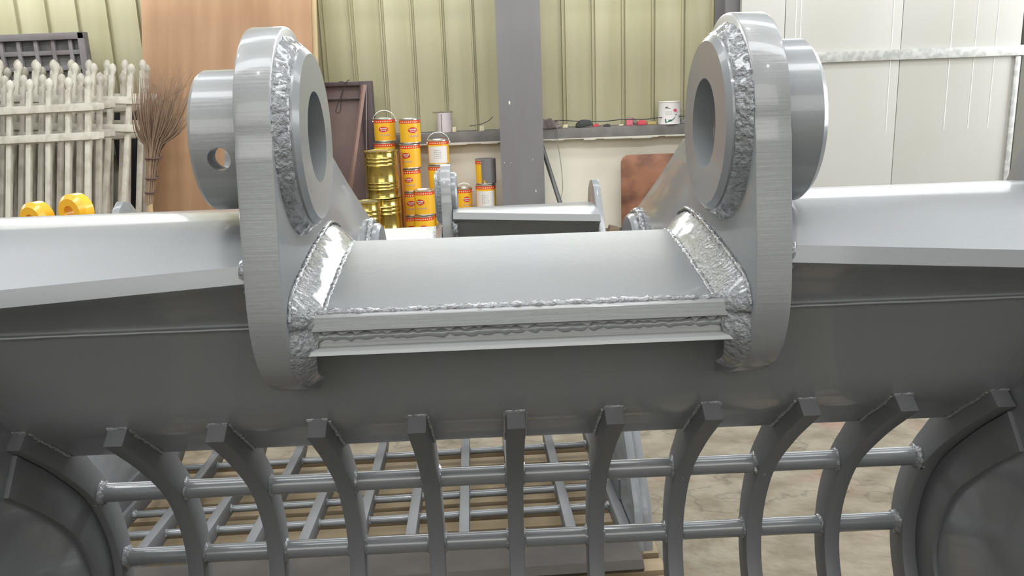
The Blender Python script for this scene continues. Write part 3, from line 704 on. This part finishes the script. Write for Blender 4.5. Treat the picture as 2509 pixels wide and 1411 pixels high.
def drum(px, ytop, ybot, wpx, Y, label):
    c = at(px,(ytop+ybot)/2,Y); R = wpx*Y/2060/2; zt = at(px,ytop,Y-R).z; zb = max(.0,at(px,ybot,Y-R).z); h = zt-zb
    r = empty('brass_drum', (c.x,Y,zb))
    pr = [(R*.98,0),(R*1.02,.004),(R*.98,.010)]
    for f in (.20,.26,.33,.70,.78,.85):
        pr += [(R*.985,h*f-.010),(R*1.03,h*f),(R*.985,h*f+.010)]
    pr = sorted(pr,key=lambda t:t[1])+[(R*.985,h-.014),(R*1.04,h-.009),(R*1.04,h-.001),(R*.99,h)]
    bm = bmesh.new(); lathe(bm, pr+[(R*.95,h-.01),(0,h-.012)], (0,0,0), 'Z', 56); from_bm('drum_body', bm, M_BRASS, r, 40)
    bm = bmesh.new(); lathe(bm, [(0,h-.011),(R*.90,h-.011),(R*.93,h-.007),(R*.90,h-.003),(R*.86,h-.006)], (0,0,0), 'Z', 40); from_bm('lid', bm, mat('pale_brass_lid', (.62,.55,.32), .3, .6) if 'pale_brass_lid' not in bpy.data.materials else bpy.data.materials['pale_brass_lid'], r, 40)
    tag(r, label, 'metal drum', 'brass coloured drums')
drum(936, 371, 489, 80, 6.05, 'tall brass coloured drum standing on another in front of the yellow tins')
drum(946, 490, 610, 80, 6.05, 'brass coloured drum on the floor carrying the tall one')
drum(905, 497, 680, 66, 5.75, 'brass coloured drum partly hidden by the left ear, lowest and nearest')
bm = bmesh.new(); p = at(981,372,6.205); q = at(990,545,6.205); q.z = .0
tube(bm, [p,q], .014, 8); tag(from_bm('copper_strip', bm, mat('copper_brown', (.50,.20,.05), .35, .5)), 'thin copper-brown strip standing between the brass drums and the yellow tins', 'metal strip')

# ---------------------------------------------------------------- things on the sill
def lump(name, pts, Y, m, label, cat, dy=.03, bev=.004):
    ps = [at(x,y,Y) for x,y in pts]; z0 = min(p.z for p in ps); dz = SZ+.001-z0
    r = slab(name, [[(p.x,p.z+dz) for p in ps]], Y, dy, m, None, 'Y', bev=bev)
    return tag(r, label, cat)
YS = WY-.13
tube_ = bmesh.new(); c = at(1089,296,YS); zt = at(1089,277,YS).z
lathe(tube_, [(.050,SZ+.001),(.055,SZ+.003),(.056,zt),(.050,zt+.001),(.048,zt-.01),(0,zt-.01)], (c.x,YS,0), 'Z', 32)
wp = from_bm('plastic_pot', tube_, mat('pale_lilac_plastic', (.66,.60,.62), .45), None, 40); tag(wp, 'pale round pot with a black line on the sill left of the column', 'pot')
bm = bmesh.new(); strip(bm, (c.x,YS,0), .0575, -.022,-.018, SZ+.004, zt-.004); l_ = from_bm('black_line', bm, mat('black_print', (.03,.03,.03), .5)); l_.parent = wp
bm = bmesh.new(); p = at(1060,275,YS); box(bm, p.x, at(1109,275,YS).x, YS-.02,YS+.02, zt+.002, zt+.012, .003)
tag(from_bm('paint_brush', bm, mat('grey_brown_stick', (.22,.19,.13), .7)), 'flat paint-caked brush lying across the top of the pale pot', 'brush')
# white tin with a painted flower
c = at(1640,272,YS); R = 54*YS/2060/2; zt = at(1640,249,YS-R).z; h = zt-SZ-.001
wt = empty('white_tin', (c.x,YS,SZ+.001))
bm = bmesh.new(); lathe(bm, [(R*.98,0),(R,.003),(R*.97,.008),(R*.97,h-.008),(R,h-.005),(R,h),(R*.93,h),(R*.91,h-.006),(0,h-.007)], (0,0,0), 'Z', 44); from_bm('tin_body', bm, M_TW, wt, 40)
q = R*.985
bm = bmesh.new()
for poly in ([(.012,h*.62),(.022,h*.68),(.030,h*.66),(.036,h*.72),(.042,h*.64),(.048,h*.60),(.040,h*.55),(.028,h*.545),(.020,h*.575)],): arc_patch(bm, (0,0,0), q, poly)
from_bm('pink_petal', bm, mat('pink_print', (.70,.10,.20), .4), wt)
bm = bmesh.new(); arc_patch(bm, (0,0,0), q, [(-.050,h*.26),(-.030,h*.22),(.0,h*.20),(.020,h*.25),(.034,h*.36),(.022,h*.24),(.0,h*.135),(-.030,h*.10),(-.044,h*.06),(-.048,h*.14)])
from_bm('green_swoosh', bm, mat('green_print', (.03,.13,.09), .4), wt)
bm = bmesh.new()
for i,(u0,h0,u1,h1) in enumerate(((-.048,.70,-.030,.73),(-.042,.66,-.040,.80),(-.030,.70,-.022,.72),(-.020,.69,-.008,.70),(-.046,.74,-.026,.76),(-.026,.64,-.024,.70),(.030,.40,.044,.42),(.040,.42,.054,.56),(.022,.44,.026,.50))):
    arc_patch(bm, (0,0,0), q+.0006, [(u0,h*h0),(u1,h*h1),(u1,h*h1+.004),(u0,h*h0+.004)])
from_bm('brush_lettering', bm, mat('ink_print', (.06,.05,.07), .5), wt)
bm = bmesh.new()
for i in range(3): strip(bm, (0,0,0), q+.0006, -.046,.006, h*(.56-.06*i), h*(.56-.06*i)+.0012)
from_bm('fine_print', bm, bpy.data.materials['grey_print'], wt)
bm = bmesh.new(); tube(bm, [(R*1.02,-.02,h-.02),(R*1.10,-.04,h*.68),(R*.86,-R*.75,h*.45),(R*.60,-R*.95,h*.36)], .002, 6); from_bm('bail_handle', bm, M_TIN, wt)
tag(wt, 'white paint tin printed with a pink flower and green stroke on the sill', 'paint tin')
M_RED = mat('red_foam', (.62,.07,.10), .6); M_PINK = mat('pink_red_foam', (.66,.16,.20), .6); M_RAG = mat('dirty_rag', (.14,.11,.105), .9, vary=((.34,.30,.26),(20,20,20),.4,.65)); M_BLK = mat('black_clutter', (.05,.05,.05), .7); M_CRM = mat('cream_foam', (.66,.60,.42), .8)
lump('red_block', [(1534,301),(1550,300),(1549,283),(1534,284)], YS-.03, M_PINK, 'upright pinkish red block on the sill', 'block', .04)
lump('red_block', [(1562,299),(1583,299),(1582,289),(1574,286),(1562,291)], YS-.03, M_RED, 'low deep red block on the sill near the white tin', 'block', .05)
lump('red_tag', [(1452,302),(1468,300),(1466,293),(1453,296)], YS-.03, M_RED, 'small flat red tag among the dark clutter on the sill', 'tag', .02, .002)
lump('cloth_rag', [(1326,309),(1350,309),(1370,305),(1374,297),(1362,300),(1371,287),(1357,293),(1350,283),(1336,287),(1326,285)], YS-.04, M_RAG, 'crumpled grey rag at the column end of the sill', 'rag', .09, .008)
lump('work_glove', [(1410,306),(1424,307),(1440,303),(1453,301),(1446,289),(1430,288),(1421,290),(1412,298)], YS-.03, M_BLK, 'dark work glove lying on the sill', 'glove', .07, .008)
lump('black_clip', [(1478,301),(1495,301),(1494,296),(1486,295),(1479,298)], YS-.03, M_BLK, 'small black clip lying alone mid-sill', 'clip', .03)
lump('cream_offcut', [(1378,305),(1391,304),(1390,295),(1379,297)], YS-.03, M_CRM, 'cream foam offcut next to the crumpled rag', 'offcut', .03)
lump('cream_offcut', [(1515,300),(1527,299),(1527,295),(1516,296)], YS-.03, M_CRM, 'thin cream foam offcut left of the pinkish block', 'offcut', .03)
lump('cream_offcut', [(1108,316),(1118,316),(1117,303),(1108,304)], YS-.03, M_CRM, 'cream foam offcut beside the pale pot', 'offcut', .03)
lump('cream_offcut', [(1174,312),(1187,311),(1186,298),(1175,299)], YS-.03, M_CRM, 'cream foam offcut halfway from the pale pot to the column', 'offcut', .03)
lump('metal_bracket', [(1546,297),(1562,301),(1560,290),(1552,283),(1540,279),(1534,281),(1545,285)], YS+.02, M_RAG, 'twisted metal bracket behind the red blocks', 'bracket', .02, .002)
lump('yellow_brush', [(1585,300),(1608,300),(1608,292),(1597,292),(1586,294)], YS-.03, mat('ochre_bristle', (.45,.34,.14), .8), 'ochre brush head between the red block and white tin', 'brush', .03)
lump('grey_tape_roll', [(1667,296),(1679,296),(1680,286),(1669,285)], YS, mat('grey_tape', (.25,.25,.25), .6), 'grey tape roll right of the white tin', 'tape', .05)
bm = bmesh.new(); tube(bm, crom([tuple(at(x,y,YS-.05)) for x,y in ((1330,301),(1370,295),(1420,297),(1480,297),(1530,292),(1580,292),(1615,288),(1680,284))],6), .004, 6)
tag(from_bm('black_cable', bm, M_BLK), 'thin black cable running along the sill right of the column', 'cable')
bm = bmesh.new(); tube(bm, crom([tuple(at(x,y,YS-.05)) for x,y in ((1150,309),(1175,305),(1195,297),(1208,286))],6), .003, 6)
tag(from_bm('bent_wire', bm, M_BLK), 'bent black wire rising off the sill just left of the column', 'wire')
bm = bmesh.new(); tube(bm, crom([tuple(at(x,y,WY-.215)) for x,y in ((1362,308),(1368,325),(1366,345),(1371,378),(1374,400),(1378,440),(1378,468),(1373,488))],6), .0028, 6)
tag(from_bm('hanging_string', bm, mat('grey_string', (.30,.27,.24), .8)), 'knotted grey string hanging from the sill in front of the cream wall', 'string')
bm = bmesh.new(); p = at(1326,352,6.45); q = at(1372,496,6.10); q = p+(q-p)*1.0; d = (q-p)/abs(q.z-p.z); q = p+d*(p.z-.005)
tube(bm, [p,q], .017, 12); tag(from_bm('steel_pipe', bm, mat('dark_wet_steel', (.14,.145,.14), .35, .5)), 'dark steel pipe leaning from behind the column to the floor', 'pipe')
# reddish brown shuttering board
M_SHUT = mat('red_brown_shuttering', (.11,.045,.028), .55, vary=((.33,.15,.085),(4,4,6),.36,.58,8))
a = at(1521,380,6.42); b = at(1960,380,6.42); zt = a.z
pl = [(a.x,.004),(b.x,.004),(b.x,zt)] + [(a.x+.06-.06*math.sin(t), zt-.06+.06*math.cos(t)) for t in [math.pi/2*i/6 for i in range(7)]]
sb = slab('shuttering_board', [[(p[0]-a.x,p[1]) for p in pl]], 0, .018, M_SHUT, None, 'Y', bev=.002)
sb.location = (a.x,6.40,0); sb.rotation_euler = (R_(-1.5),0,0)
tag(sb, 'red-brown round-cornered shuttering board leaning on the cream wall', 'board')
bm = bmesh.new(); p = at(1498,560,6.3); box(bm, p.x-.035,p.x+.04,6.2,6.3,.001,.075,.008, Matrix.Rotation(.3,3,'Y'), (p.x,6.25,.03))
tag(from_bm('wood_offcut', bm, M_TIMBER), 'brown wood offcut on the floor left of the shuttering board', 'offcut')
